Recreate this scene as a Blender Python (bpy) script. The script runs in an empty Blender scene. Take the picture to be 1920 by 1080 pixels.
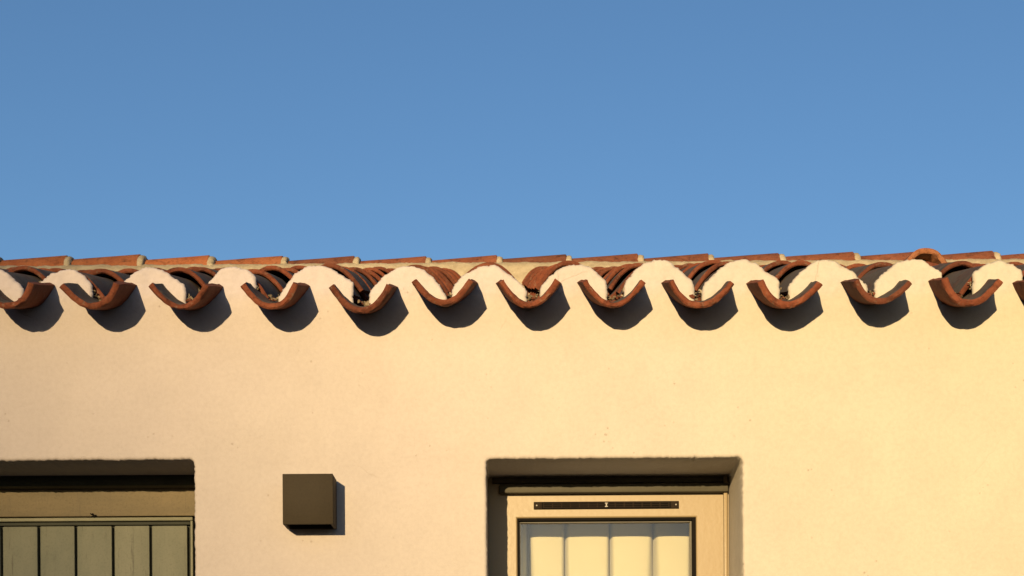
import bpy, bmesh, math, random
import numpy as np
from mathutils import Vector, Matrix, noise
R = math.radians
random.seed(7)
S = bpy.context.scene
COL = S.collection

# ------------------------------------------------------------------ camera
F_PX, DIST, CAM_Z = 3112.0, 4.2, 1.55          # focal length in px of a 1920 wide frame, metres to the wall
PX0, PY0, ROLL = 955.0, 1450.0, R(0.38)
cam = bpy.data.cameras.new('camera')
cam.sensor_width = 36.0
cam.lens = 36.0 * F_PX / 1920.0
cam.shift_x = (960 - PX0) / 1920.0
cam.shift_y = (PY0 - 540) / 1920.0
cam.clip_start = 0.05
cam.clip_end = 6000
cam_ob = bpy.data.objects.new('camera', cam)
COL.objects.link(cam_ob)
cam_ob.matrix_world = Matrix.Translation((0, -DIST, CAM_Z)) @ Matrix.Rotation(R(90), 4, 'X') @ Matrix.Rotation(-ROLL, 4, 'Z')
S.camera = cam_ob

# ------------------------------------------------------------------ light
SUN_DIR = Vector((-0.20, -1.0, 0.135)).normalized()   # towards the sun
SUN_EL = math.asin(SUN_DIR.z)
world = bpy.data.worlds.new('World')
S.world = world
world.use_nodes = True
wn = world.node_tree.nodes
sky = wn.new('ShaderNodeTexSky')
sky.sky_type = 'NISHITA'
sky.sun_disc = False
sky.sun_elevation = SUN_EL
sky.sun_rotation = math.atan2(SUN_DIR.x, SUN_DIR.y)
sky.altitude = 0
sky.air_density = 0.9
sky.dust_density = 1.0
sky.ozone_density = 3.2
bg = wn['Background']
bg.inputs['Strength'].default_value = 0.083
world.node_tree.links.new(sky.outputs[0], bg.inputs['Color'])
sl = bpy.data.lights.new('sun', 'SUN')
sl.energy = 4.95
sl.angle = R(0.53)
sl.color = (1.0, 0.735, 0.385)
sun = bpy.data.objects.new('sun', sl)
COL.objects.link(sun)
sun.rotation_euler = SUN_DIR.to_track_quat('Z', 'Y').to_euler()
sun.location = SUN_DIR * 30

S.view_settings.view_transform = 'Standard'
S.view_settings.look = 'None'
S.view_settings.exposure = 1.0
S.view_settings.gamma = 1.0
S.view_settings.use_curve_mapping = False
S.render.engine = 'CYCLES'
S.cycles.max_bounces = 8
S.cycles.diffuse_bounces = 3
S.cycles.transparent_max_bounces = 12

# ------------------------------------------------------------------ helpers
def W(px, py, y=0.0):
    """point at depth plane y that the photo shows at (px, py)"""
    a, b = px - PX0, py - PY0
    c, s = math.cos(ROLL), math.sin(ROLL)
    u, v = a * c - b * s, a * s + b * c
    d = (y + DIST) / F_PX
    return Vector((u * d, y, CAM_Z - v * d))

def mesh_ob(name, verts, faces, mats, parent=None, fm=None, sharp=35, loc=None):
    me = bpy.data.meshes.new(name)
    me.from_pydata([tuple(v) for v in verts], [], faces)
    for m in (mats if isinstance(mats, (list, tuple)) else [mats]):
        me.materials.append(m)
    if fm is not None:
        me.polygons.foreach_set('material_index', fm)
    me.polygons.foreach_set('use_smooth', [True] * len(me.polygons))
    bm = bmesh.new(); bm.from_mesh(me)
    bmesh.ops.recalc_face_normals(bm, faces=bm.faces)
    bm.to_mesh(me); bm.free()
    if sharp is not None:
        me.set_sharp_from_angle(angle=R(sharp))
    me.update()
    o = bpy.data.objects.new(name, me)
    COL.objects.link(o)
    if parent is not None:
        o.parent = parent
    if loc is not None:
        o.location = loc
    return o

class MB:
    def __init__(self):
        self.v, self.f, self.m = [], [], []
    def box(self, x0, x1, y0, y1, z0, z1, bev=0.0, mi=0):
        """box with chamfered edges"""
        b = min(bev, (x1-x0)*.45, (y1-y0)*.45, (z1-z0)*.45)
        bm = bmesh.new()
        bmesh.ops.create_cube(bm, size=1)
        for v in bm.verts:
            v.co = Vector(((x0+x1)/2 + v.co.x*(x1-x0), (y0+y1)/2 + v.co.y*(y1-y0), (z0+z1)/2 + v.co.z*(z1-z0)))
        if b > 0:
            bmesh.ops.bevel(bm, geom=list(bm.edges), offset=b, segments=2, profile=.5, affect='EDGES')
        self.addbm(bm, mi)
    def addbm(self, bm, mi=0):
        bm.verts.index_update()
        o = len(self.v)
        self.v += [v.co.copy() for v in bm.verts]
        for f in bm.faces:
            self.f.append([o + v.index for v in f.verts]); self.m.append(mi)
        bm.free()
    def quad(self, a, b, c, d, mi=0):
        o = len(self.v)
        self.v += [Vector(a), Vector(b), Vector(c), Vector(d)]
        self.f.append([o, o+1, o+2, o+3]); self.m.append(mi)
    def build(self, name, mats, parent=None, **k):
        return mesh_ob(name, self.v, self.f, mats, parent, fm=self.m, **k)

def tag(o, label=None, cat=None, group=None, kind=None):
    for k, v in (('label', label), ('category', cat), ('group', group), ('kind', kind)):
        if v: o[k] = v
    return o

def empty(name, loc=(0, 0, 0)):
    o = bpy.data.objects.new(name, None)
    o.location = loc
    o.empty_display_size = .2
    COL.objects.link(o)
    return o

# ------------------------------------------------------------------ materials
ALB = .70          # common scale of the base colours
class Mat:
    def __init__(self, name, rough=.8, spec=.3):
        self.m = bpy.data.materials.new(name)
        self.m.use_nodes = True
        self.n = self.m.node_tree.nodes
        self.l = self.m.node_tree.links
        self.b = self.n['Principled BSDF']
        self.b.inputs['Roughness'].default_value = rough
        self.b.inputs['Specular IOR Level'].default_value = spec
        self.tc = self.n.new('ShaderNodeTexCoord')
    def noise(self, scale, detail=4, rough=.55, vec=None, stretch=None, seed=None):
        t = self.n.new('ShaderNodeTexNoise')
        t.inputs['Scale'].default_value = scale
        t.inputs['Detail'].default_value = detail
        t.inputs['Roughness'].default_value = rough
        v = vec or self.tc.outputs['Object']
        if stretch:
            mp = self.n.new('ShaderNodeMapping')
            mp.inputs['Scale'].default_value = stretch
            self.l.new(v, mp.inputs['Vector']); v = mp.outputs[0]
        self.l.new(v, t.inputs['Vector'])
        return t.outputs['Fac']
    def voronoi(self, scale, vec=None, feature='F1'):
        t = self.n.new('ShaderNodeTexVoronoi')
        t.feature = feature
        t.inputs['Scale'].default_value = scale
        self.l.new(vec or self.tc.outputs['Object'], t.inputs['Vector'])
        return t.outputs['Distance']
    def ramp(self, fac, stops, k_alb=ALB):
        r = self.n.new('ShaderNodeValToRGB')
        e = r.color_ramp.elements
        while len(e) < len(stops): e.new(.5)
        for k, (p, c) in enumerate(stops):
            e[k].position = p
            e[k].color = (*[q*k_alb for q in c], 1) if isinstance(c, tuple) else (c, c, c, 1)
        self.l.new(fac, r.inputs[0])
        return r.outputs[0]
    def mix(self, fac, a, b, mode='MIX'):
        x = self.n.new('ShaderNodeMix')
        x.data_type = 'RGBA'; x.blend_type = mode
        for s, v in ((0, fac), (6, a), (7, b)):
            if isinstance(v, (int, float)): x.inputs[s].default_value = v
            elif isinstance(v, tuple): x.inputs[s].default_value = (*[q*ALB for q in v], 1)
            else: self.l.new(v, x.inputs[s])
        return x.outputs[2]
    def math(self, op, a, b=0.0, clamp=False):
        x = self.n.new('ShaderNodeMath'); x.operation = op; x.use_clamp = clamp
        for s, v in ((0, a), (1, b)):
            if isinstance(v, (int, float)): x.inputs[s].default_value = v
            else: self.l.new(v, x.inputs[s])
        return x.outputs[0]
    def rnd(self):
        return self.n.new('ShaderNodeObjectInfo').outputs['Random']
    def per_object_vec(self):
        """object coordinates shifted by a random offset per object"""
        a = self.n.new('ShaderNodeVectorMath'); a.operation = 'ADD'
        m = self.math('MULTIPLY', self.rnd(), 37.0)
        c = self.n.new('ShaderNodeCombineXYZ')
        self.l.new(m, c.inputs[0]); self.l.new(m, c.inputs[1])
        self.l.new(self.tc.outputs['Object'], a.inputs[0]); self.l.new(c.outputs[0], a.inputs[1])
        return a.outputs[0]
    def color(self, c):
        if isinstance(c, tuple): self.b.inputs['Base Color'].default_value = (*c, 1)
        else: self.l.new(c, self.b.inputs['Base Color'])
        return self
    def bump(self, *layers):
        prev = None
        for h, dist, st in layers:
            b = self.n.new('ShaderNodeBump')
            b.inputs['Distance'].default_value = dist
            b.inputs['Strength'].default_value = st
            self.l.new(h, b.inputs['Height'])
            if prev: self.l.new(prev, b.inputs['Normal'])
            prev = b.outputs[0]
        self.l.new(prev, self.b.inputs['Normal'])
        return self

def plaster():
    t = Mat('lime_plaster', .92, .12)
    base = t.ramp(t.noise(2.2, 6, .6), [(.3, (.485, .442, .362)), (.7, (.52, .474, .39))])
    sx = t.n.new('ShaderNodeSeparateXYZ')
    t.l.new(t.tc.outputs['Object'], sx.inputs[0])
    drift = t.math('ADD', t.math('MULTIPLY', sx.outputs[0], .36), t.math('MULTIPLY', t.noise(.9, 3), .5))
    base = t.mix(1.0, base, t.ramp(drift, [(0.0, (1.0, .972, 1.13)), (.75, (1.0, 1.0, .97))], 1.0), 'MULTIPLY')  # pinker left, yellower right: changing light along the wall painted into its colour
    # scallops tinted slightly bluer than the wall, above the pan line
    zz = t.math('ADD', sx.outputs[2], t.math('MULTIPLY', t.noise(30, 4), .02))
    pm = t.math('MULTIPLY', t.math('SUBTRACT', zz, 2.755), 40.0, True)
    base = t.mix(1.0, base, t.ramp(pm, [(0.0, (1.0, 1.0, 1.0)), (1.0, (1.0, 1.0, 1.05))], 1.0), 'MULTIPLY')
    st = t.noise(1.3, 5, .6, stretch=(5, 1, .7))
    base = t.mix(t.ramp(st, [(.52, 0.0), (.75, .10)]), base, (.43, .37, .29))
    fine = t.ramp(t.noise(90, 3, .6), [(.25, .93), (.6, 1.0)])
    base = t.mix(1.0, base, fine, 'MULTIPLY')
    # sparse little pits and grit
    pit = t.math('MULTIPLY', t.ramp(t.voronoi(48), [(.07, 1.0), (.16, 0.0)]), t.ramp(t.noise(9, 3), [(.57, 0.0), (.64, 1.0)]))
    base = t.mix(t.math('MULTIPLY', pit, .38), base, (.24, .19, .13))
    wob = t.n.new('ShaderNodeTexNoise'); wob.inputs['Scale'].default_value = 14; wob.inputs['Detail'].default_value = 5
    t.l.new(t.tc.outputs['Object'], wob.inputs['Vector'])
    dv = t.n.new('ShaderNodeVectorMath'); dv.operation = 'MULTIPLY_ADD'
    t.l.new(wob.outputs['Color'], dv.inputs[0]); dv.inputs[1].default_value = (.05, .05, .05)
    t.l.new(t.tc.outputs['Object'], dv.inputs[2])
    edge = t.voronoi(5.5, dv.outputs[0], 'DISTANCE_TO_EDGE')
    crack = t.math('MULTIPLY', t.ramp(edge, [(.002, 1.0), (.009, 0.0)]), t.ramp(t.noise(3.1, 3), [(.60, 0.0), (.68, 1.0)]))
    base = t.mix(t.math('MULTIPLY', crack, .22), base, (.22, .17, .115))
    patch = t.ramp(t.noise(7, 6, .7), [(.35, .95), (.6, 1.0)])
    base = t.mix(1.0, base, patch, 'MULTIPLY')
    t.color(base)
    t.bump((t.noise(5, 4), .012, .35), (t.noise(26, 5, .6), .004, .28), (t.noise(160, 4, .65), .0015, .55), (pit, -.0015, .7), (crack, -.001, .6))
    return t.m

def rough_mortar():
    t = Mat('bedding_mortar', .95, .1)
    t.color(t.ramp(t.noise(22, 6, .65), [(.3, (.32, .262, .175)), (.55, (.41, .342, .235)), (.75, (.48, .41, .29))]))
    t.bump((t.noise(45, 5, .7), .006, .9), (t.noise(200, 3), .002, .6))
    return t.m

def clay(name, lo, mid, hi, grey=None, gfac=0.0, lichen=.0):
    t = Mat(name, .88, .2)
    v = t.per_object_vec()
    base = t.ramp(t.noise(11, 6, .62, v), [(.28, lo), (.5, mid), (.74, hi)])
    tone = t.ramp(t.rnd(), [(0.0, (.78, .80, .84)), (.5, (1.0, .97, .95)), (1.0, (1.22, 1.15, 1.08))], 1.0)
    base = t.mix(1.0, base, tone, 'MULTIPLY')
    if grey:
        g = t.ramp(t.noise(7, 5, .7, v), [(.50, gfac), (.70, 0.0)])
        base = t.mix(g, base, grey)
    soot = t.ramp(t.noise(19, 5, .75, v), [(.33, .45), (.47, 1.0)])
    base = t.mix(1.0, base, soot, 'MULTIPLY')
    sp = t.ramp(t.noise(140, 3, .6, v), [(.30, .62), (.48, 1.0)])
    base = t.mix(1.0, base, sp, 'MULTIPLY')
    if lichen:
        li = t.math('MULTIPLY', t.ramp(t.noise(60, 4, .7, v), [(.58, 0.0), (.66, 1.0)]), lichen)
        base = t.mix(li, base, (.2, .165, .12))
    t.color(base)
    t.bump((t.noise(30, 4, .6, v), .004, .5), (t.noise(260, 3, .6, v), .0012, .7))
    return t.m

def paint(name, lo, hi, rough=.6, scale=14, stretch=None, crack=None, grit=.2, spec=.3):
    t = Mat(name, rough, spec)
    base = t.ramp(t.noise(scale, 7, .65, stretch=stretch), [(.3, lo), (.7, hi)])
    gr_ = t.ramp(t.noise(180, 3, .7), [(.28, 1 - grit), (.5, 1.0)])
    base = t.mix(1.0, base, gr_, 'MULTIPLY')
    if crack:
        ck = t.ramp(t.noise(20, 8, .8, stretch=(3.2, 1, .22)), [(.57, 0.0), (.64, .8)])
        base = t.mix(ck, base, crack)
    t.color(base)
    t.bump((t.noise(90, 4), .001, .35))
    return t.m

M = {}
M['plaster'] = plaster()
M['mortar'] = rough_mortar()
M['clay'] = clay('terracotta', (.110, .031, .016), (.148, .043, .021), (.185, .062, .031), lichen=.35)
M['clay_top'] = clay('weathered_terracotta', (.07, .028, .019), (.10, .037, .023), (.13, .05, .031), grey=(.098, .080, .068), gfac=1.0, lichen=.12)
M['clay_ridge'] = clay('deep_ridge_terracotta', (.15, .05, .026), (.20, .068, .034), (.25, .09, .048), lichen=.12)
M['clay_bright'] = clay('bright_ridge_terracotta', (.28, .085, .034), (.345, .118, .046), (.39, .155, .07), lichen=.12)  # lighter, more orange clay of the left ridge tiles
M['clay_orange'] = clay('orange_terracotta', (.32, .115, .05), (.37, .14, .06), (.40, .165, .078), lichen=.1)
M['door'] = paint('faded_sage_paint', (.135, .142, .104), (.19, .188, .137), .65, 9, (1, 1, .5), crack=(.075, .072, .052))
M['door_head'] = paint('faded_beige_paint', (.13, .104, .058), (.195, .15, .083), .65, 8, (.5, 1, 2), crack=(.12, .095, .06))
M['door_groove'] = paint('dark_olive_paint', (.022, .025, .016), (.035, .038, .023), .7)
M['moulding'] = paint('pale_sage_paint', (.18, .18, .12), (.23, .22, .15), .6)
M['frame'] = paint('cream_lacquer', (.275, .208, .118), (.288, .22, .126), .4, 3, grit=.0)
M['lamp'] = paint('bronze_powder_coat', (.036, .027, .016), (.041, .031, .018), .7, 30, spec=.12)
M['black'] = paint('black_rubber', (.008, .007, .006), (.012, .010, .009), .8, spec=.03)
M['grille'] = paint('dark_brown_plastic', (.018, .012, .008), (.026, .017, .011), .7, spec=.06)
M['metal'] = paint('dull_steel', (.3, .28, .26), (.4, .38, .34), .4)
M['shutter'] = paint('olive_box_paint', (.052, .046, .028), (.066, .058, .036), .7)
M['bead'] = paint('grey_bead', (.14, .13, .11), (.16, .15, .125), .7, spec=.1)
M['dirt'] = paint('dirty_mortar', (.12, .09, .06), (.25, .195, .13), .95, 60, grit=.4, spec=.05)
M['room'] = paint('room_paint', (.5, .48, .44), (.55, .53, .48), .9)
M['earth'] = paint('roof_underlay', (.03, .022, .016), (.05, .035, .025), .95, 30)

def cloth():
    t = Mat('cream_cotton', .9, .1)
    t.color(t.ramp(t.noise(6, 4), [(.3, (.50, .455, .30)), (.7, (.53, .485, .325))]))
    t.b.inputs['Sheen Weight'].default_value = .15
    t.bump((t.noise(400, 2), .0006, .3))
    return t.m
M['cloth'] = cloth()

def glass():
    m = bpy.data.materials.new('window_glass'); m.use_nodes = True
    n, l = m.node_tree.nodes, m.node_tree.links
    n.remove(n['Principled BSDF'])
    tr = n.new('ShaderNodeBsdfTransparent'); tr.inputs[0].default_value = (.97, .975, .965, 1)
    gl = n.new('ShaderNodeBsdfGlossy'); gl.inputs['Roughness'].default_value = .02
    fr = n.new('ShaderNodeFresnel'); fr.inputs['IOR'].default_value = 1.5
    mx = n.new('ShaderNodeMixShader')
    l.new(fr.outputs[0], mx.inputs[0]); l.new(tr.outputs[0], mx.inputs[1]); l.new(gl.outputs[0], mx.inputs[2])
    l.new(mx.outputs[0], n['Material Output'].inputs[0])
    return m
M['glass'] = glass()

def groundmat():
    t = Mat('dry_paving', .9, .2)
    t.color(t.ramp(t.noise(1.5, 8, .6), [(.3, (.04, .037, .033)), (.7, (.07, .063, .055))]))
    t.bump((t.noise(30, 5), .01, .5))
    return t.m
M['ground'] = groundmat()
def blockermat():
    t = Mat('blocker_scrub', .95, .1)
    t.color(t.ramp(t.noise(.12, 8, .65), [(.35, (.05, .055, .03)), (.65, (.16, .13, .08))]))
    return t.m
M['sun_blocker'] = blockermat()

# ------------------------------------------------------------------ ground and hill added behind the camera, unseen, to dim the left wall's sun
g = mesh_ob('ground', [(-2500, -2500, 0), (2500, -2500, 0), (2500, 2500, 0), (-2500, 2500, 0)], [[0, 1, 2, 3]], M['ground'], sharp=None)
tag(g, kind='structure')

sh = Vector((SUN_DIR.x, SUN_DIR.y, 0)).normalized()      # horizontally towards the sun
sp = Vector((-sh.y, sh.x, 0))                             # to the right of that, seen from the blocker
tan_el = SUN_DIR.z / math.hypot(SUN_DIR.x, SUN_DIR.y)
BLOCKER_D, EDGE_X = 262.0, -1.02
s_edge = Vector((EDGE_X, 0, 0)).dot(sp)
h_edge = 2.25 + BLOCKER_D * tan_el
def skyline(q):
    # height of the blocker against the sideways distance from the sight line to the sun
    t = (q - s_edge) * (1 if sp.x > 0 else -1)
    if t > 22: base = max(0.0, (h_edge - 22*1.35) * (1 - (t - 22)/160))
    elif t > -9: base = h_edge - t*1.35
    else: base = h_edge + 9*1.35 + 6*(1 - math.exp((t + 9)/40)) - max(0, -t - 150)*.12
    k = min(1, max(0, abs(t) - 6) / 20)
    return max(0, base + k*3*noise.noise(Vector((t*.06, 2, 0))))
ss = [s_edge + d for d in (-420, -360, -300, -250, -210, -175, -145, -120, -100, -82, -66, -52, -40, -30, -22, -15, -9, -5, -2.5, 0, 2.5, 5, 9, 15, 22, 30, 40, 52, 66, 82, 100, 120, 145, 182, 220, 300)]
dd = [BLOCKER_D + d for d in (-60, -45, -32, -20, -10, -4, 0, 4, 12, 30, 60, 110, 170)]
hv, hf = [], []
for q in ss:
    for d in dd:
        u = (d - BLOCKER_D) / (62 if d < BLOCKER_D else 172)
        hgt = skyline(q) * max(0, 1 - abs(u)**1.15)
        if abs(d - BLOCKER_D) > 2: hgt *= 1 + .12*noise.noise(Vector((q*.05, d*.05, 3)))
        pnt = sh*d + sp*q
        hv.append((pnt.x, pnt.y, hgt - .3))
nd = len(dd)
for i in range(len(ss) - 1):
    for j in range(nd - 1):
        hf.append([i*nd+j, (i+1)*nd+j, (i+1)*nd+j+1, i*nd+j+1])
sun_blocker = mesh_ob('sun_blocker', hv, hf, M['sun_blocker'], sharp=None)
tag(sun_blocker, kind='structure')

# ------------------------------------------------------------------ house: layout numbers
SL = math.atan(.300)               # roof slope
PITCH = 165 / 741.0
DEPTH = 0.27                       # reveal depth
HX = 3.3                           # half width of the house
ROOF_RUN = 3.62                    # wall face to the ridge line
house = empty('house', (0, 0, 0))
tag(house, 'low whitewashed house with scalloped terracotta tile eaves and cream plaster wall', 'house')

# pans: left tip, right tip, bottom (photo px of the front end), twist about vertical
PANS = [((-49, 538), (62, 533), 577, 0), ((111, 538), (222, 533), 579, 0), ((278, 537), (390, 536), 579, 0),
        ((449, 537), (560, 535), 578, 0), ((616, 541), (735, 538), 586, 1), ((772, 530), (888, 529), 572, 0),
        ((935, 530), (1050, 530), 576, 0), ((1093, 529), (1211, 530), 575, 0), ((1254, 529), (1377, 534), 576, -1),
        ((1420, 531), (1543, 536), 577, -1), ((1601, 527), (1710, 533), 569, -2), ((1768, 524), (1880, 531), 573, -3),
        ((1935, 528), (2050, 530), 574, -2)]
HEADS = [
 [(72,529),(85,516),(103,506),(124,501),(142,505),(157,516),(171,531),(172,548)],
 [(222,534),(232,523),(252,507),(270,499),(285,498),(305,505),(325,519),(345,532),(349,550)],
 [(373,546),(384,534),(401,514),(415,501),(436,497),(455,500),(470,508),(479,518),(480,543)],
 [(521,556),(529,541),(541,523),(558,506),(571,498),(590,493.6),(609,495),(629,505),(648,517),(661,528),(662,540),(655,557)],
 [(691,565),(692,547),(709,525),(727,508),(746,498),(764,495),(784,498),(805,511),(820,528),(831,541),(838,559)],
 [(846,552),(848,538),(858,524),(870,512),(895,498),(915,493),(935,497),(957,512),(977,530),(987,542),(988,554)],
 [(1012,550),(1015,533),(1030,517.5),(1050,501),(1070,494),(1087,492),(1105,497),(1120,509),(1137,526),(1138,550)],
 [(1170,545),(1172,528),(1187,508),(1205,492.5),(1230,484),(1245,484),(1262,492),(1280,507),(1300,527),(1303,549)],
 [(1316,546),(1320,533),(1336,515),(1352,500),(1373,487),(1391,483),(1407,484.5),(1426,496),(1444,510),(1462,524),(1463,538)],
 [(1478,558),(1480,533),(1492,517),(1511,500),(1529,487),(1549,483),(1565,485),(1584,496),(1605,510),(1614,521),(1627,532),(1629,545)],
 [(1640,550),(1642,527),(1654,513),(1675,496),(1694,485),(1716,482),(1735,485),(1749,495),(1756,501),(1768,508),(1769,520)],
 [(1825,530),(1826,511),(1835,503),(1851,492),(1872,486),(1890,489),(1904,494),(1918,507),(1920,528)],
]
COVER_PX = [127, 281, 436, 592, 765, 913, 1076, 1238, 1391, 1548, 1712, 1874]
cover_x = [W(p, 500).x for p in COVER_PX]
cover_top = [W(COVER_PX[i], min(q[1] for q in HEADS[i])).z for i in range(12)]

# off-frame repeats of the eave pattern
AVG = [(-75,548),(-72,532),(-58,515),(-40,500),(-15,492),(0,491),(18,493),(40,503),(60,520),(72,534),(74,550)]
head_pts = []
for k in range(-4, 0):
    cx = 127 + k * 158
    head_pts.append([W(cx + a, b + 4) for a, b in AVG])
for h in HEADS: head_pts.append([W(*q) for q in h])
for k in range(1, 5):
    cx = 1874 + k * 163
    head_pts.append([W(cx + a, b - 3) for a, b in AVG])
cover_all = [(127 + k*158) for k in range(-4, 0)] + COVER_PX + [1874 + k*163 for k in range(1, 5)]

# pan geometry
PY = -0.16                                            # front end of the pans, in front of the wall
pans = []
def pan_from(tl, tr, by, tw):
    a, b = W(*tl, PY), W(*tr, PY)
    c = (a + b) / 2
    bt = W((tl[0] + tr[0]) / 2, by, PY)
    return dict(x=c.x, z=c.z, w=(b - a).length / 2, h=c.z - bt.z, roll=math.atan2(b.z - a.z, b.x - a.x) , tw=tw)
for k in range(3, 0, -1):
    pans.append(pan_from((-49 - 165*k, 536), (64 - 165*k, 534), 578, 0))
for p in PANS: pans.append(pan_from(*p))
for k in range(1, 4):
    pans.append(pan_from((1935 + 165*k, 528), (2050 + 165*k, 530), 574, -1))
PAN_TAN = .285
for i, p in enumerate(pans):
    t = max(-1.0, min(1.0, -p['x'] / 1.2))
    j = (i*5 % 4 - 1.5)*.08
    p['pl'], p['pr'] = (2.0 - .2*t + j, 2.0 + .9*t + j) if t > 0 else (2.0 - .9*t + j, 2.0 + .2*t + j)

# ------------------------------------------------------------------ the plaster wall (one sheet with its openings)
def smooth_curve(pts, n=14):
    """monotone-ish dense polyline through points (x, z)"""
    out = []
    for i in range(len(pts) - 1):
        p0 = pts[max(i-1, 0)]; p1 = pts[i]; p2 = pts[i+1]; p3 = pts[min(i+2, len(pts)-1)]
        for k in range(n):
            t = k / n
            q = .5 * ((2*p1) + (p2-p0)*t + (2*p0-5*p1+4*p2-p3)*t*t + (3*p1-p0-3*p2+p3)*t**3)
            out.append(q)
    out.append(pts[-1])
    return out
XS_T = np.arange(-HX, HX, .0005)
floor_z = W(955, 568).z
T = np.full(XS_T.shape, floor_z)
for hp in head_pts:
    c = smooth_curve([Vector((p.x, p.z)) for p in hp])
    xs = np.array([q.x for q in c]); zs = np.array([q.y for q in c])
    xs = np.maximum.accumulate(xs + np.arange(len(xs)) * 1e-6)
    m = (XS_T >= xs[0]) & (XS_T <= xs[-1])
    T[m] = np.maximum(T[m], np.interp(XS_T[m], xs, zs))
for p in pans:
    zv = p['z'] + .16*PAN_TAN - p['h'] - .002
    m = np.abs(XS_T - p['x']) < .10
    uu = np.minimum(1.0, np.abs(XS_T[m] - p['x']) / (p['w'] + .008))
    arc = p['z'] + .16*PAN_TAN - (p['h'] + .0015) * (1 - uu**np.where(XS_T[m] > p['x'], p['pr'], p['pl'])) + .007
    T[m] = np.where(T[m] <= floor_z + .0005, arc, np.maximum(T[m], arc))
rough = np.array([noise.noise(Vector((x*55, 3.1, 0)))*.0022 + noise.noise(Vector((x*170, 8.1, 0)))*.0014 for x in XS_T])
T = T + rough * (T > floor_z + .002)
# dense boundary polyline
bp = []
for i in range(len(XS_T) - 1):
    dz = T[i+1] - T[i]
    n = max(1, int(abs(dz) / .001))
    for k in range(n):
        bp.append((XS_T[i] + .0005*k/n, T[i] + dz*k/n))
bp = np.array(bp)

WIN = (W(912, 900).x, W(1392.5, 900).x, 1.12, W(1150, 858.5).z)      # x0 x1 z0 z1
DOOR = (W(364, 950).x - .92, W(364.5, 950).x, -.5, W(180, 862).z)
def sd_rect(x, z, r, rad=.012):
    cx, cz = (r[0]+r[1])/2, (r[2]+r[3])/2
    qx = abs(x-cx) - (r[1]-r[0])/2 + rad
    qz = abs(z-cz) - (r[3]-r[2])/2 + rad
    return math.hypot(max(qx, 0), max(qz, 0)) + min(max(qx, qz), 0) - rad
def open_noise(x, z):
    return (noise.noise(Vector((x*30, z*30, 5)))*.0016 + noise.noise(Vector((x*110, z*110, 9)))*.0022 + noise.noise(Vector((x*230, z*230, 12)))*.0018)

def frange(a, b, st):
    n = max(1, int(round((b - a) / st)))
    return [a + (b - a) * i / n for i in range(n)]
gx = frange(-HX, -2.0, .1) + frange(-2.0, 2.0, .004) + frange(2.0, HX, .1) + [HX]
gz = [0, .5, .9, 1.05, 1.10, 1.115, 1.13, 1.16, 1.4, 1.7, 1.9] + frange(1.97, 2.22, .008) + frange(2.22, 2.38, .004) + frange(2.38, 2.62, .008) + frange(2.62, 2.90, .0035)
gz[-1] = 2.90
NX, NZ = len(gx), len(gz)
HEAD_Z = W(955, 548).z
FF = np.zeros((NX, NZ))
for i, x in enumerate(gx):
    ti = float(np.interp(x, XS_T, T))
    loc = bp[(bp[:, 0] > x - .03) & (bp[:, 0] < x + .03)]
    for j, z in enumerate(gz):
        if z < 2.55:
            f = 1.0
        elif len(loc):
            f = float(np.sqrt(((loc - (x, z))**2).sum(1).min())) * (1 if z < ti else -1)
            f = max(-.03, min(f, .03))
            if abs(f) < .02 and z > HEAD_Z - .02:
                f += noise.noise(Vector((x*60, z*60, 15)))*.0030 + noise.noise(Vector((x*190, z*190, 17)))*.0026
        else:
            f = ti - z
        if z < 2.45:
            d1, d2 = sd_rect(x, z, WIN), sd_rect(x, z, DOOR)
            if abs(d1) < .05 : d1 += open_noise(x, z)
            if abs(d2) < .05 : d2 += open_noise(x, z)
            f = min(f, d1, d2)
        FF[i, j] = f if f != 0 else 1e-6
def relief(x, z, f):
    y = 0.0
    rr = .010 if z > 2.5 else .007
    if f < rr:
        y += rr - math.sqrt(max(0, rr*rr - (rr-max(f, 0))**2))
    if z > 2.0 and abs(x) < 2.1:
        k = min(1, (2.1 - abs(x)) / .2)
        y += k * (noise.noise(Vector((x*1.7, z*1.7, 1))) * .004 + noise.noise(Vector((x*7, z*7, 4))) * .0012)
        if z > HEAD_Z - .05:
            t = min(1, (z - HEAD_Z + .05) / .05)
            y += k * t * (.10 * max(0, z - HEAD_Z) + noise.noise(Vector((x*22, z*22, 2))) * .0035 + noise.noise(Vector((x*70, z*70, 6))) * .0018 + noise.noise(Vector((x*140, z*140, 8))) * .0008)
    return y
wv, wf, wi = [], [], {}
bedges = []
def gv(i, j):
    k = (i, j)
    if k not in wi:
        x, z = gx[i], gz[j]
        wi[k] = len(wv); wv.append((x, relief(x, z, FF[i, j]), z))
    return wi[k]
def ev(a, b):
    if a > b: a, b = b, a
    k = (a, b)
    if k not in wi:
        fa, fb = FF[a], FF[b]
        t = fa / (fa - fb)
        t = min(.98, max(.02, t))
        x = gx[a[0]] + (gx[b[0]] - gx[a[0]])*t
        z = gz[a[1]] + (gz[b[1]] - gz[a[1]])*t
        wi[k] = len(wv); wv.append((x, relief(x, z, 0.0), z))
    return wi[k]
for i in range(NX - 1):
    for j in range(NZ - 1):
        c = [(i, j), (i+1, j), (i+1, j+1), (i, j+1)]
        s = [FF[q] > 0 for q in c]
        if not any(s): continue
        if all(s):
            wf.append([gv(*q) for q in c]); continue
        poly, cut = [], []
        for k in range(4):
            a, b = c[k], c[(k+1) % 4]
            if s[k]: poly.append(gv(*a))
            if s[k] != s[(k+1) % 4]:
                v = ev(a, b); poly.append(v); cut.append(v)
        if len(poly) >= 3: wf.append(poly)
        if len(cut) == 2: bedges.append(tuple(cut))
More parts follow.
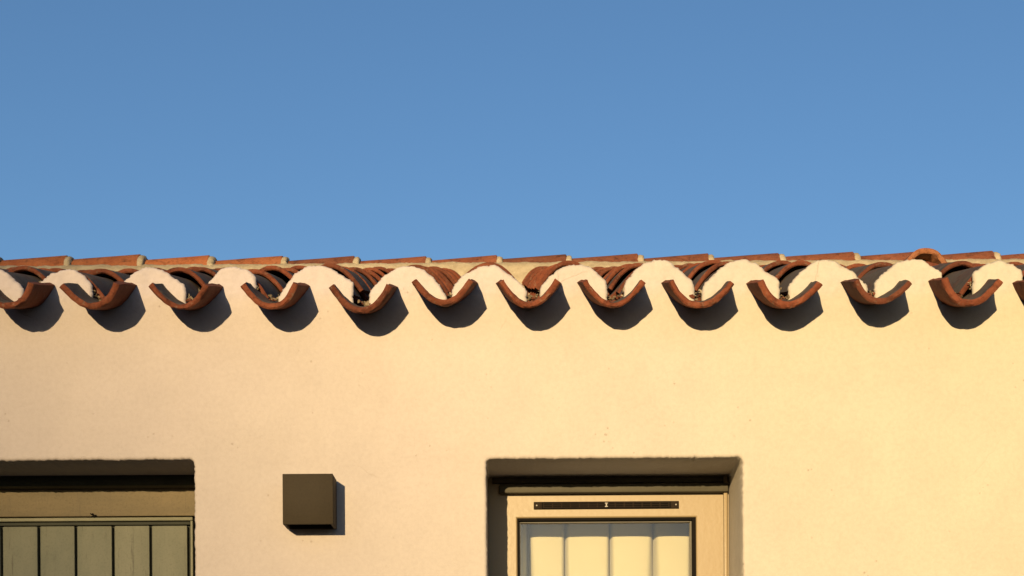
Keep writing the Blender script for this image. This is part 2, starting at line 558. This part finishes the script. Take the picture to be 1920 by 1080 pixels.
# reveals and the thickness of the eave edge
HEAD_C = [sum(q.x for q in hp)/len(hp) for hp in head_pts]
back = {}
def bk(v, lvl):
    k = (v, lvl)
    if k not in back:
        x, y, z = wv[v]
        if z > 2.5:
            dep = (.05, .12)[lvl]
        else:
            dep = (.06, DEPTH)[lvl]
        back[k] = len(wv)
        xx = x
        if z > 2.5:
            hc = min(HEAD_C, key=lambda q: abs(q - x))
            xx = x + (hc - x) * (.10, .30)[lvl]
            dep = (.03, .075)[lvl]
            z = z - (.004, .016)[lvl]
        else:
            rc = WIN if x > (WIN[0] + DOOR[1])/2 else DOOR
            dl, dr, dt, db_ = abs(x - rc[0]), abs(x - rc[1]), abs(z - rc[3]), abs(z - rc[2])
            mn = min(dl, dr, dt, db_)
            if mn < .02:
                if mn == dl: xx = rc[0]
                elif mn == dr: xx = rc[1]
                elif mn == dt: z = rc[3]
                else: z = rc[2]
        wv.append((xx, dep, z))
    return back[k]
for a, b in bedges:
    wf.append([a, b, bk(b, 0), bk(a, 0)])
    wf.append([bk(a, 0), bk(b, 0), bk(b, 1), bk(a, 1)])
# window sill of the opening, end walls, back wall
ZE = floor_z
o = len(wv)
BY = 2 * ROOF_RUN
wv += [(-HX, 0, 0), (-HX, BY, 0), (-HX, BY, ZE), (-HX, ROOF_RUN, ZE + ROOF_RUN*math.tan(SL)), (-HX, 0, ZE),
       (HX, 0, 0), (HX, BY, 0), (HX, BY, ZE), (HX, ROOF_RUN, ZE + ROOF_RUN*math.tan(SL)), (HX, 0, ZE)]
wf += [[o, o+1, o+2, o+3, o+4], [o+5, o+6, o+7, o+8, o+9], [o+1, o+6, o+7, o+2]]
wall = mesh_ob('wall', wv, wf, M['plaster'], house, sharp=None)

# inner room walls so that light only enters through the panes
rb = MB()
T0, T1 = DEPTH + .004, 2.5
rb.quad((-HX+.02, T0+.06, 2.50), (HX-.02, T0+.06, 2.50), (HX-.02, T1, 2.50), (-HX+.02, T1, 2.50))
rb.quad((-HX+.02, T1, .02), (HX-.02, T1, .02), (HX-.02, T1, 2.50), (-HX+.02, T1, 2.50))
rb.quad((-HX+.02, T0+.06, .02), (HX-.02, T0+.06, .02), (HX-.02, T1, .02), (-HX+.02, T1, .02))
x0, x1, z0, z1 = WIN
for (a, b, c, d) in ((-HX+.02, x0, .02, 2.50), (x1, HX-.02, .02, 2.50), (x0, x1, .02, z0), (x0, x1, z1, 2.50)):
    rb.quad((a, T0+.06, c), (b, T0+.06, c), (b, T0+.06, d), (a, T0+.06, d))
rb.build('inner_room', M['room'], house, sharp=None)

# ------------------------------------------------------------------ roof tiles
def tile_mesh(name, L, w0, w1, h0, h1, th, mats, up=True, seg=14, rows=4, wob=.0, seed=0, A=R(78), pw=2.1, pw2=None):
    """barrel tile, front end at the origin, running along +y. up=True: arch, False: trough.
       material 0 = body and ends, 1 = weather side"""
    verts, faces, fm = [], [], []
    r = th * .28
    vs = [(0, r), (r, 0)] + [(r + (L - 2*r) * k / rows, 0) for k in range(1, rows)] + [(L - r, 0), (L, r)]
    sgn = 1 if up else -1
    rs = random.Random(seed)
    off = Vector((rs.random()*50, rs.random()*50, rs.random()*50))
    def ring(v, inset):
        t = v / L
        w, h = w0 + (w1-w0)*t, h0 + (h1-h0)*t
        mid = []
        for k in range(seg + 1):
            sx = -1 + 2*k/seg
            sx = sx*(1.12 - .12*abs(sx))
            mid.append(Vector((w*sx, h*(1 - abs(sx)**(pw2 if (pw2 and sx > 0) else pw)))))
        pts_o, pts_i = [], []
        for k in range(seg + 1):
            d = (mid[min(k+1, seg)] - mid[max(k-1, 0)]).normalized()
            n = Vector((-d.y, d.x))
            for lst, ww in ((pts_o, inset), (pts_i, th - inset)):
                q = mid[k] - n*ww
                lst.append((q.x, q.y))
        return pts_o, pts_i
    n1 = seg + 1
    for v, ins in vs:
        po, pi = ring(v, ins)
        for lst in (po, pi):
            for (x, z) in lst:
                p = Vector((x, v, z*sgn))
                if wob:
                    q = p * 18 + off
                    p += Vector((noise.noise(q), noise.noise(q + Vector((9, 0, 0))) * (1.6 if v < .02 else .5), noise.noise(q + Vector((0, 9, 0))))) * wob
                    q = p * 75 + off
                    p += Vector((noise.noise(q), noise.noise(q + Vector((9, 0, 0))) * 1.5, noise.noise(q + Vector((0, 9, 0))))) * wob * .45
                verts.append(p)
    nr = len(vs)
    def idx(i, side, k): return i*2*n1 + side*n1 + k
    wside = 0 if up else 1
    for i in range(nr - 1):
        for side in (0, 1):
            for k in range(seg):
                faces.append([idx(i, side, k), idx(i, side, k+1), idx(i+1, side, k+1), idx(i+1, side, k)])
                fm.append(1 if (side == wside and i > 0) else 0)
        for k in (0, seg):
            faces.append([idx(i, 0, k), idx(i, 1, k), idx(i+1, 1, k), idx(i+1, 0, k)]); fm.append(0)
    for i in (0, nr - 1):
        for k in range(seg):
            faces.append([idx(i, 0, k), idx(i, 0, k+1), idx(i, 1, k+1), idx(i, 1, k)]); fm.append(0)
    o = mesh_ob(name, verts, faces, mats, fm=fm, sharp=42)
    return o

def put(o, parent, x, y, z, slope=0.0, roll=0.0, yaw=0.0):
    o.parent = parent
    o.matrix_local = (Matrix.Translation((x, y, z)) @ Matrix.Rotation(yaw, 4, 'Z') @ Matrix.Rotation(slope, 4, 'X') @ Matrix.Rotation(roll, 4, 'Y'))
    return o
def clone(o, name=None):
    c = o.copy(); COL.objects.link(c)
    return c

# roof base: sloped deck under the tiles, both slopes
rd = MB()
zd = ZE - .03
yr = ROOF_RUN
zr = zd + yr*math.tan(SL)
for sgn_, ya, yb in ((1, .10, yr), (-1, 2*yr + .1, yr)):
    za = zd + (.10*math.tan(SL) if sgn_ == 1 else -.1*math.tan(SL))
    for dz in (0, -.06):
        rd.quad((-HX, ya, za+dz), (HX, ya, za+dz), (HX, yb, zr+dz), (-HX, yb, zr+dz))
rd.quad((-HX, .10, zd + .1*math.tan(SL)), (HX, .10, zd + .1*math.tan(SL)), (HX, .10, zd + .1*math.tan(SL) - .06), (-HX, .10, zd + .1*math.tan(SL) - .06))
roof = rd.build('roof', M['earth'], house, sharp=None)

rnd = random.Random(21)
EXPO = .335
SLT = SL - R(1.55)
NC = int((ROOF_RUN - .06) / (EXPO * math.cos(SL)))
cs, sn = math.cos(SL), math.sin(SL)

# eave pans: each its own mesh
for i, p in enumerate(pans):
    o = tile_mesh('pan_tile', .44, p['w'], p['w'] + .022, p['h'], p['h'] + .004, .0145 + (i*7 % 5 - 2)*.0007, [M['clay'], M['clay_top']], up=False, seg=36, rows=9, wob=.0030, seed=100+i, pw=p['pl'], pw2=p['pr'])
    put(o, roof, p['x'], PY, p['z'], math.atan(PAN_TAN), -p['roll'], R(p['tw']*1.6))
# eave covers
cov_x = [W(c, 500).x for c in cover_all]
cov_z = []
for i, hp in enumerate(head_pts):
    cov_z.append(max(q.z for q in hp))
TOP_OFF = {7: .004, 8: .005, 9: .011, 10: .006}
first_top = []
for i, x in enumerate(cov_x):
    w = .089 + rnd.uniform(-.003, .003)
    h = .070
    yc = .035 + rnd.uniform(0, .010)
    top = cov_z[i] - .003 + TOP_OFF.get(i, 0) + rnd.uniform(-.002, .002)
    first_top.append((yc, top))
    o = tile_mesh('cover_tile', .42, w, w - .014, h, h - .008, .0135, [M['clay'], M['clay_top']], up=True, seg=18, rows=5, wob=.0022, seed=200+i, A=R(80))
    put(o, roof, x + rnd.uniform(-.003, .003), yc, top - h, SLT, rnd.uniform(-.03, .03), rnd.uniform(-.02, .02))
# upper courses share a few meshes
cov_var = [tile_mesh('cover_tile', .42, .089, .0755, .070, .062, .0125, [M['clay'], M['clay_top']], up=True, seg=16, rows=3, wob=.0016, seed=300+k, A=R(80)) for k in range(4)]
pan_var = [tile_mesh('pan_tile', .42, .078, .093, .058, .064, .0135, [M['clay'], M['clay_top']], up=False, seg=10, rows=2, wob=.002, seed=320+k, pw=1.85) for k in range(2)]
used_c = [False]*4; used_p = [False]*2
def half_at(y): return 1.33 * (y + DIST) / DIST + .15
stuff_v, stuff_f, stuff_m = [], [], []
def bake(src, mat):
    o = len(stuff_v)
    stuff_v.extend([mat @ v.co for v in src.data.vertices])
    for f in src.data.polygons:
        stuff_f.append([o + k for k in f.vertices]); stuff_m.append(f.material_index)
nco = npa = 0
z_mid = sum(cov_z[4:16]) / 12
zp_mid = sum(p['z'] for p in pans) / len(pans)
cols = list(range(len(cov_x)))
xs_cov = list(cov_x)
while xs_cov[0] > -HX + .25: xs_cov.insert(0, xs_cov[0] - .2165)
while xs_cov[-1] < HX - .25: xs_cov.append(xs_cov[-1] + .2165)
for ci, x in enumerate(xs_cov):
    near = min(range(len(cov_x)), key=lambda k: abs(cov_x[k] - x))
    ze = cov_z[near] if abs(cov_x[near] - x) < .01 else z_mid
    drift = rnd.uniform(-.006, .006)
    first = 1 if abs(cov_x[near] - x) < .01 else 0
    y0, z0 = first_top[near] if first else (.04, z_mid - .006)
    for k in range(first, NC + 1):
        y = y0 + k*EXPO*cs
        L_left = (ROOF_RUN - .02 - y) / cs
        if L_left < .12: continue
        fade = max(0, 1 - k/5.0)
        z = z0*fade + (z_mid)*(1-fade) - .070 + k*EXPO*sn + min(k, 1)*.004 + rnd.choice((0, 0, .002, .004, .006))
        mat = (Matrix.Translation((x + drift*k*.5 + rnd.uniform(-.004, .004), y + rnd.uniform(-.015, .015), z)) @ Matrix.Rotation(rnd.uniform(-.02, .02), 4, 'Z')
               @ Matrix.Rotation(SLT + rnd.uniform(-.008, .008), 4, 'X') @ Matrix.Rotation(rnd.uniform(-.03, .03), 4, 'Y'))
        vi = rnd.randrange(4)
        if abs(x) < half_at(y) and nco < 285:
            o = cov_var[vi] if not used_c[vi] else clone(cov_var[vi])
            used_c[vi] = True
            o.parent = roof; o.matrix_local = mat; nco += 1
        else:
            bake(cov_var[vi], mat)
    # trough to the right of this row
    xp = x + .108
    np_ = min(range(len(pans)), key=lambda k: abs(pans[k]['x'] - xp))
    firstp = 1 if abs(pans[np_]['x'] - xp) < .05 else 0
    zbase = pans[np_]['z'] if firstp else zp_mid
    if firstp: xp = pans[np_]['x']
    for k in range(firstp, NC + 1):
        y = PY + .02 + k*EXPO*cs
        if (ROOF_RUN - y) / cs < .3: continue
        fade = max(0, 1 - k/4.0)
        z = zbase*fade + zp_mid*(1-fade) + k*EXPO*sn - .002
        mat = Matrix.Translation((xp, y, z)) @ Matrix.Rotation(SLT, 4, 'X') @ Matrix.Rotation(rnd.uniform(-.03, .03), 4, 'Y')
        vi = rnd.randrange(2)
        if abs(xp) < half_at(y) and npa < 285:
            o = pan_var[vi] if not used_p[vi] else clone(pan_var[vi])
            used_p[vi] = True
            o.parent = roof; o.matrix_local = mat; npa += 1
        else:
            bake(pan_var[vi], mat)
print('covers', nco, 'pans', npa)
if stuff_f:
    o = mesh_ob('outer_tiles', stuff_v, stuff_f, [M['clay'], M['clay_top']], roof, fm=stuff_m, sharp=42)
    tag(o, kind='stuff')

# ------------------------------------------------------------------ ridge
RY = ROOF_RUN + .02
RSC = (RY - .10 + DIST) / F_PX                      # metres per photo px at the near flank of the ridge
ridge_px = [-144, -10, 125, 262, 393, 530, 665, 800, 933, 1063, 1198, 1330, 1463, 1603, 1735, 1865, 2000, 2135]
while ridge_px[0] > PX0 - (HX - .4)/RSC: ridge_px.insert(0, ridge_px[0] - 134)
while ridge_px[-1] < PX0 + (HX - .4)/RSC: ridge_px.append(ridge_px[-1] + 134)
top_px = {125: 476, 262: 474, 393: 476, 530: 477, 665: 477, 800: 478, 933: 476, 1063: 474, 1198: 473, 1330: 472.5, 1463: 471.5, 1603: 469.5, 1735: 468.5, 1865: 467.5}
for i in range(len(ridge_px) - 1):
    a, b = ridge_px[i], ridge_px[i+1]
    ty = top_px.get(b, 476 if b < 900 else 467)
    zt = W(b, ty, RY - .03).z
    xa, xb = W(a, 490, RY - .05).x, W(b, 490, RY - .05).x
    Ln = xb - xa + .05
    rad = .108
    hgt = .092
    o = tile_mesh('ridge_tile', Ln, rad, rad - .016, hgt, hgt - .012, .014, [M['clay_bright' if b < 560 else 'clay_ridge']]*2, up=True, seg=16, rows=3, wob=.0018, seed=400+i, A=R(84))
    # front (wide) end to the right, running to the left and slightly down
    o.parent = roof
    o.matrix_local = Matrix.Translation((xb, RY, zt - hgt)) @ Matrix.Rotation(R(90) + rnd.uniform(-.01, .01), 4, 'Z') @ Matrix.Rotation(-math.atan(.013 / (xb - xa)) + rnd.uniform(-.004, .004), 4, 'X')
    # mortar plug under the open end
    bm = bmesh.new()
    n = 18
    rings = []
    for (dx, rr) in ((-.02, .80), (.002, .93), (.010, .94), (.018, .92), (.023, .86), (.025, .5)):
        ring = []
        for k in range(n + 1):
            an = R(-96) + R(192)*k/n
            q = Vector((xb*9 + dx*60, k*.7, i))
            rj = rr * (1 + .035*noise.noise(q))
            ring.append(bm.verts.new((xb + dx + .006*noise.noise(q*1.7), RY + math.sin(an)*rad*rj, zt - hgt + math.cos(an)*(hgt)*rj - .002)))
        rings.append(ring)
    for r0, r1 in zip(rings, rings[1:]):
        for k in range(n): bm.faces.new((r0[k], r0[k+1], r1[k+1], r1[k]))
    bm.faces.new(rings[-1])
    mb = MB(); mb.addbm(bm)
    mb.build('mortar_joint', M['mortar'], roof, sharp=60)
# mortar bed of the ridge, rough front face
bv, bf = [], []
nb = int(2*(HX-.1)/.012)
prof = [(-.185, -.18), (-.160, -.085), (-.136, -.035), (-.112, -.008), (-.092, .004), (-.06, .012), (.10, .005), (.16, -.12)]
zrid = W(955, 492.5, RY - .1).z
for i in range(nb + 1):
    x = -HX + .1 + .012*i
    for k, (dy, dz) in enumerate(prof):
        q = Vector((x*14, k*1.3, 0))
        jy = noise.noise(q)*.010 + noise.noise(q*4)*.004
        jz = noise.noise(q + Vector((0, 0, 7)))*.006 + noise.noise(q*5)*.003
        slope_fix = (x*F_PX/(RY-.1+DIST)) * math.sin(ROLL) * (RY-.1+DIST)/F_PX * 0
        bv.append((x, RY + dy + jy, zrid + dz + jz + slope_fix))
npf = len(prof)
for i in range(nb):
    for k in range(npf - 1):
        bf.append([i*npf+k, (i+1)*npf+k, (i+1)*npf+k+1, i*npf+k+1])
mesh_ob('ridge_mortar', bv, bf, M['mortar'], roof, sharp=70)

# raised open tile on the ridge
vt = tile_mesh('vent_tile', .36, .118, .10, .100, .09, .024, [M['clay_orange'], M['clay_orange']], up=True, seg=20, rows=3, wob=.002, seed=555, pw=2.5)
p = W(1737, 465.5, RY - .24)
put(vt, roof, p.x, RY - .24, p.z - .100, R(6), R(1.5), R(4))
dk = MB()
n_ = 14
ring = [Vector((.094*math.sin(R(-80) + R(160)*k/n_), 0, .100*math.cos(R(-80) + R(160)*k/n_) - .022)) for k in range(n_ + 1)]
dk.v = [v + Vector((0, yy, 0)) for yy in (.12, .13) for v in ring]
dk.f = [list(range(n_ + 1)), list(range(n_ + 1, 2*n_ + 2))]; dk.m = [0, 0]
plug = dk.build('vent_shade', M['black'], roof, sharp=None)  # black sheet inside the tile, painting the deep shade of its opening
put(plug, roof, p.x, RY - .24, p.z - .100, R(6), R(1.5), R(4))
tag(vt, 'bright orange raised vent tile with dark open end')

# rubble of mortar and clay in the mouths of the troughs
sv, sf, sm = [], [], []
def lump(c, r, seed, flat=1.0, mi=0):
    """angular chip: hull of a few random points"""
    rs = random.Random(int(seed*1000))
    bm = bmesh.new()
    sc_ = (rs.uniform(.7, 1.4), rs.uniform(.6, 1.1), flat*rs.uniform(.5, 1.0))
    rot = Matrix.Rotation(rs.uniform(0, 6), 3, 'Z') @ Matrix.Rotation(rs.uniform(-.6, .6), 3, 'X')
    for k in range(11):
        d = Vector((rs.gauss(0, 1), rs.gauss(0, 1), rs.gauss(0, 1))).normalized() * rs.uniform(.7, 1.05)
        bm.verts.new(Vector(c) + rot @ Vector((d.x*sc_[0], d.y*sc_[1], d.z*sc_[2])) * r)
    bmesh.ops.convex_hull(bm, input=list(bm.verts))
    bmesh.ops.delete(bm, geom=[v for v in bm.verts if not v.link_faces], context='VERTS')
    bm.verts.index_update()
    o = len(sv)
    sv.extend(v.co.copy() for v in bm.verts)
    for f in bm.faces:
        sf.append([o + v.index for v in f.verts]); sm.append(mi)
    bm.free()
rr = random.Random(5)
for i, p in enumerate(pans):
    for k in range(26):
        dx = rr.gauss(0, .018)
        yy = rr.uniform(.0, .08)
        zb = p['z'] + (yy - PY)*PAN_TAN - p['h'] + .0145 + abs(dx)**2*8
        r_ = rr.uniform(.0025, .009)
        lump((p['x'] + dx, yy, zb + r_*.6 + rr.uniform(0, .008)), r_, rr.uniform(0, 60), rr.uniform(.5, 1), 1 if rr.random() < .35 else 0)
    for k in range(4):
        dx = rr.gauss(0, .016); yy = rr.uniform(.005, .05)
        zb = p['z'] + (yy - PY)*PAN_TAN - p['h'] + .0145 + dx**2*8
        r_ = rr.uniform(.008, .014)
        lump((p['x'] + dx, yy, zb + r_*.5), r_, rr.uniform(0, 60), rr.uniform(.5, 1), rr.choice((0, 0, 1)))
# crumbs along the ragged ends of the mortar
for hp in head_pts:
    for end in (hp[0], hp[-1]):
        for k in range(7):
            lump((end.x + rr.gauss(0, .003), rr.uniform(.008, .03), end.z + rr.uniform(-.008, .012)), rr.uniform(.002, .0055), rr.uniform(0, 60), rr.uniform(.5, 1), 2 if rr.random() < .6 else 0)
o = mesh_ob('mortar_rubble', sv, sf, [M['dirt'], M['clay'], M['mortar']], roof, fm=sm, sharp=25)
tag(o, kind='stuff')

# ------------------------------------------------------------------ window
YF = DEPTH                                       # face of the frame
def wx(px, y=YF): return W(px, 1000, y).x
def wz(py, y=YF, px=1150): return W(px, py, y).z
fx0, fx1 = WIN[0] + .0, WIN[1] - .0
zt_open = WIN[3]
gl0, gl1, glt = wx(970), wx(1305), wz(970.5)
glb = WIN[2] + .09
fo = (fx0 + .001, fx1 + .02, WIN[2] - .02, zt_open + .03)
fi = (gl0, gl1, glb, glt)
def rect_ring(r, off, y):
    return [Vector((r[0] + off, y, r[2] + off)), Vector((r[1] - off, y, r[2] + off)), Vector((r[1] - off, y, r[3] - off)), Vector((r[0] + off, y, r[3] - off))]
fr = MB()
loops = [rect_ring(fo, 0, YF + .07), rect_ring(fo, 0, YF), rect_ring(fi, -.004, YF), rect_ring(fi, -.0025, YF + .0006), rect_ring(fi, -.0007, YF + .0022), rect_ring(fi, 0, YF + .0045), rect_ring(fi, 0, YF + .07), rect_ring(fo, 0, YF + .07)]
for l0, l1 in zip(loops, loops[1:]):
    for k in range(4):
        fr.quad(l0[k], l0[(k+1) % 4], l1[(k+1) % 4], l1[k])
win = fr.build('window', M['frame'], house, sharp=35)
# slender raised lip at the right of the frame
lp = MB()
lp.box(wx(1357, YF - .012), wx(1364.5, YF - .012), YF - .016, YF - .0025, WIN[2], zt_open, .003)
lp.build('frame_lip', M['frame'], win)
gk = MB()
gw = .006
gk.box(gl0 - .0015, gl0 + .0045, YF + .004, YF + .030, glb, glt, .001)
gk.box(gl1 - .0095, gl1 + .0015, YF + .004, YF + .030, glb, glt, .001)
gk.box(gl0 + .0046, gl1 - .0096, YF + .004, YF + .030, glt - .0065, glt + .0015, .001)
gk.box(gl0 + .0046, gl1 - .0096, YF + .004, YF + .030, glb - .0015, glb + .006, .001)
gk.build('gasket', M['black'], win)
# glazing bead just inside the rubber
bd = MB()
bd.box(gl0 + .0047, gl0 + .0085, YF + .018, YF + .034, glb + .006, glt - .0066, .001)
bd.box(gl1 - .0145, gl1 - .0097, YF + .018, YF + .034, glb + .006, glt - .0066, .001)
bd.box(gl0 + .0086, gl1 - .0146, YF + .018, YF + .034, glt - .0110, glt - .0067, .001)
bd.build('glazing_bead', M['bead'], win)
pn = MB()
pn.box(gl0 + .003, gl1 - .008, YF + .026, YF + .030, glb, glt - .004, 0)
pn.build('pane', M['glass'], win)
# shutter box over the frame
bx = MB()
zl = wz(906, YF - .03)
bx.box(fx0 + .03, fx1 - .004, YF - .03, YF - .0045, wz(923, YF - .03), zl, .004)
bx.build('head_rail', M['shutter'], win)
bx = MB()
bx.box(fx0 + .012, fx1 - .001, YF - .012, YF - .0042, zl + .004, zt_open - .002, .002)
bx.build('head_board', M['shutter'], win)
# air vent in the top of the frame
gr = MB()
va, vb = wx(1001), wx(1273)
vt0, vt1 = wz(954.5), wz(940.5)
yg = YF - .0005
gr.box(va, vb, yg - .004, yg - .0005, vt0, vt1, .001)
NBACK = len(gr.f)
nsl = 14
for (q0, q1) in ((va + .0005, va + .022), (vb - .022, vb - .0005)):
    gr.box(q0, q1, yg - .0062, yg - .0041, vt0 + .0006, vt1 - .0006, .0005)
sx0, sx1 = va + .027, vb - .027
ctr = (sx0 + sx1) / 2
for k in range(nsl + 1):
    x = sx0 + (sx1 - sx0)*k/nsl
    gr.box(x - .0013, x + .0013, yg - .0075, yg - .0041, vt0 + .003, vt1 - .003, 0)
for zz in (vt0 + .0045, (vt0+vt1)/2, vt1 - .0045):
    gr.box(sx0, sx1, yg - .0070, yg - .0042, zz - .0007, zz + .0007, 0)
gr.m = [0 if k < NBACK else 1 for k in range(len(gr.f))]
gr.build('vent_grille', [M['black'], M['grille']], win)
kn = MB()
zc = (vt0 + vt1)/2
for (dz, hw) in ((-.0045, .004), (.0045, .004)):
    kn.box(ctr - hw, ctr + hw, yg - .0105, yg - .0076, zc + dz - .0012, zc + dz + .0012, .0004)
kn.box(ctr - .0016, ctr + .0016, yg - .0102, yg - .0077, zc - .0031, zc + .0031, .0003)
kn.build('vent_slider', M['metal'], win)
for xx in (va + .008, vb - .008):
    bm = bmesh.new()
    bmesh.ops.create_uvsphere(bm, u_segments=10, v_segments=6, radius=.0022)
    for v in bm.verts: v.co = Vector((xx + v.co.x, yg - .0064 + v.co.y*.5, zc + v.co.z))
    mb = MB(); mb.addbm(bm); mb.build('screw', M['metal'], win)

# curtain hanging in the room behind the pane
cv, cf = [], []
YC = YF + .16
def cxp(px): return W(px, 1000, YC).x
folds = [978, 988, 1060, 1145, 1227, 1302]
c_x0, c_x1 = cxp(935), cxp(1340)
fold_x = [cxp(q) for q in (955, 990, 1060, 1144, 1226, 1297)]
nz = 40
ncx = 420
ztop, zbot = wz(940, YC), WIN[2] + .05
for j in range(nz + 1):
    t = j / nz
    z = ztop + (zbot - ztop)*t
    for i in range(ncx + 1):
        x = c_x0 + (c_x1 - c_x0)*i/ncx
        y = YC
        for q, fxp in enumerate(fold_x):
            wdt = .0034 + (.011 if q in (1, 4) else .0035)*min(1, t*2.6)
            d = (x - fxp) / wdt
            y += .042*math.exp(-abs(d)**1.5)
        # bulging panels between the folds
        for a, b in zip(fold_x, fold_x[1:]):
            if a <= x <= b:
                u = (x - a)/(b - a)
                y -= .005*math.sin(math.pi*u)
        y += .003*noise.noise(Vector((x*12, z*3, 0)))
        cv.append((x + .004*t*noise.noise(Vector((x*9, 4, 0))), y, z))
for j in range(nz):
    for i in range(ncx):
        a = j*(ncx+1) + i
        cf.append([a, a+1, a+ncx+2, a+ncx+1])
nv = len(cv)
cur = mesh_ob('curtain', cv, cf, M['cloth'], sharp=None)
mod = cur.modifiers.new('thickness', 'SOLIDIFY'); mod.thickness = .0015
tag(cur, 'cream cotton curtain with broad vertical folds hanging behind the window pane', 'curtain')

# ------------------------------------------------------------------ door
YD = DEPTH
dx1 = DOOR[1]; dx0 = DOOR[0]
def dx(px, y=YD): return W(px, 1000, y).x
def dz(py, y=YD, px=180): return W(px, py, y).z
pl_top = dz(985.5)
db = MB()
db.box(dx0 + .001, dx1 + .05, YD + .02, YD + .05, 0.01, pl_top + .02, .0)
door = db.build('door', M['door_groove'], house)
hd = MB()
hd.box(dx0 + .001, dx1 + .05, YD - .002, YD + .05, dz(968.5), DOOR[3] + .03, .003)
hd.build('head_board', M['door_head'], door)
# added dark strip that fills out the soffit's shadow band above the door
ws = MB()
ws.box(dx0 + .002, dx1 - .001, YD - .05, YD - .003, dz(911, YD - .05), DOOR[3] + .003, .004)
ws.build('shadow_strip', M['door_groove'], door)
edges_px = [-67, 2, 72, 141.5, 211.5, 282, 353]
xs_gap = [dx(e) for e in edges_px]
while xs_gap[0] > dx0 + .12: xs_gap.insert(0, xs_gap[0] - (xs_gap[2]-xs_gap[1]))
for k, (a, b) in enumerate(zip(xs_gap, xs_gap[1:])):
    mb = MB()
    mb.box(a + .0035, b - .0035, YD + .003 + rnd.uniform(-.001, .001), YD + .0199, .03, pl_top - rnd.uniform(0, .001), .0028)
    mb.build('plank', M['door'], door)
mo = MB()
mo.box(dx0 + .001, dx(362), YD - .004, YD + .0185, dz(977.5), dz(970.5), .003)
mo.box(dx(357.5), dx(361.8), YD - .0035, YD + .0185, .03, dz(977.9), .0015)
mo.build('moulding', M['moulding'], door)
mo = MB()
mo.box(dx0 + .001, dx(356.5), YD + .0045, YD + .0195, dz(984.5), dz(978.3), .002)
mo.build('inner_moulding', M['door_groove'], door)
# small dark hook caught on the head board edge
hk = MB()
hx_, hz_ = dx(177), dz(968)
for (ax, az, bxx, bz) in ((-.009, .006, .006, -.001), (-.009, -.003, .007, .0015), (-.003, .007, .002, -.004)):
    bm = bmesh.new()
    bmesh.ops.create_cone(bm, cap_ends=True, segments=8, radius1=.0016, radius2=.0022, depth=1)
    d = Vector((bxx-ax, .0, bz-az)); mid = Vector((hx_ + (ax+bxx)/2, YD - .006, hz_ + (az+bz)/2))
    mm = Matrix.Translation(mid) @ d.to_track_quat('Z', 'Y').to_matrix().to_4x4() @ Matrix.Diagonal((1, 1, d.length, 1))
    bmesh.ops.transform(bm, matrix=mm, verts=bm.verts)
    hk.addbm(bm)
hk.build('hook', M['black'], door)

# ------------------------------------------------------------------ wall lamp
LD = .10
a, b = W(529.5, 888.5, -LD), W(624.5, 982.5, -LD)
lx0, lx1, lz1, lz0 = a.x, b.x, a.z, b.z
lamp = empty('wall_lamp', ((lx0+lx1)/2, 0, lz0))
tag(lamp, 'dark bronze cube wall lamp on the plaster between the door and window', 'wall lamp')
bm = bmesh.new()
t_ = .007
ox, oz = (lx0+lx1)/2, lz0
def rel(mb): 
    mb.v = [v - Vector((ox, 0, oz)) for v in mb.v]
    return mb
# shell: four sides and a top as one body open below
x0_, x1_ = lx0, lx1
outer = [(x0_, -LD), (x1_, -LD), (x1_, -.008), (x0_, -.008)]
inner = [(x0_+t_, -LD+t_), (x1_-t_, -LD+t_), (x1_-t_, -.008-t_), (x0_+t_, -.008-t_)]
vo = [bm.verts.new((x, y, lz1)) for x, y in outer]
vb_ = [bm.verts.new((x, y, lz0)) for x, y in outer]
vi_ = [bm.verts.new((x, y, lz0)) for x, y in inner]
vt_ = [bm.verts.new((x, y, lz0 + .03)) for x, y in inner]
bm.faces.new(vo)
for k in range(4):
    j = (k+1) % 4
    bm.faces.new((vo[k], vo[j], vb_[j], vb_[k]))
    bm.faces.new((vb_[k], vb_[j], vi_[j], vi_[k]))
    bm.faces.new((vi_[k], vi_[j], vt_[j], vt_[k]))
bm.faces.new(vt_)
bmesh.ops.recalc_face_normals(bm, faces=bm.faces)
bmesh.ops.bevel(bm, geom=[e for e in bm.edges], offset=.0012, segments=2, profile=.5, affect='EDGES')
mb = MB(); mb.addbm(bm); rel(mb).build('lamp_body', M['lamp'], lamp)
mb = MB(); mb.box(lx0 + .006, lx1 - .006, -.0082, .006, lz0 + .004, lz1 - .004, .001); rel(mb).build('back_plate', M['black'], lamp)
mb = MB(); mb.box(lx0 + .0085, lx1 - .0085, -LD + .0085, -.017, lz0 + .019, lz0 + .022, .0005); rel(mb).build('lens', M['black'], lamp)
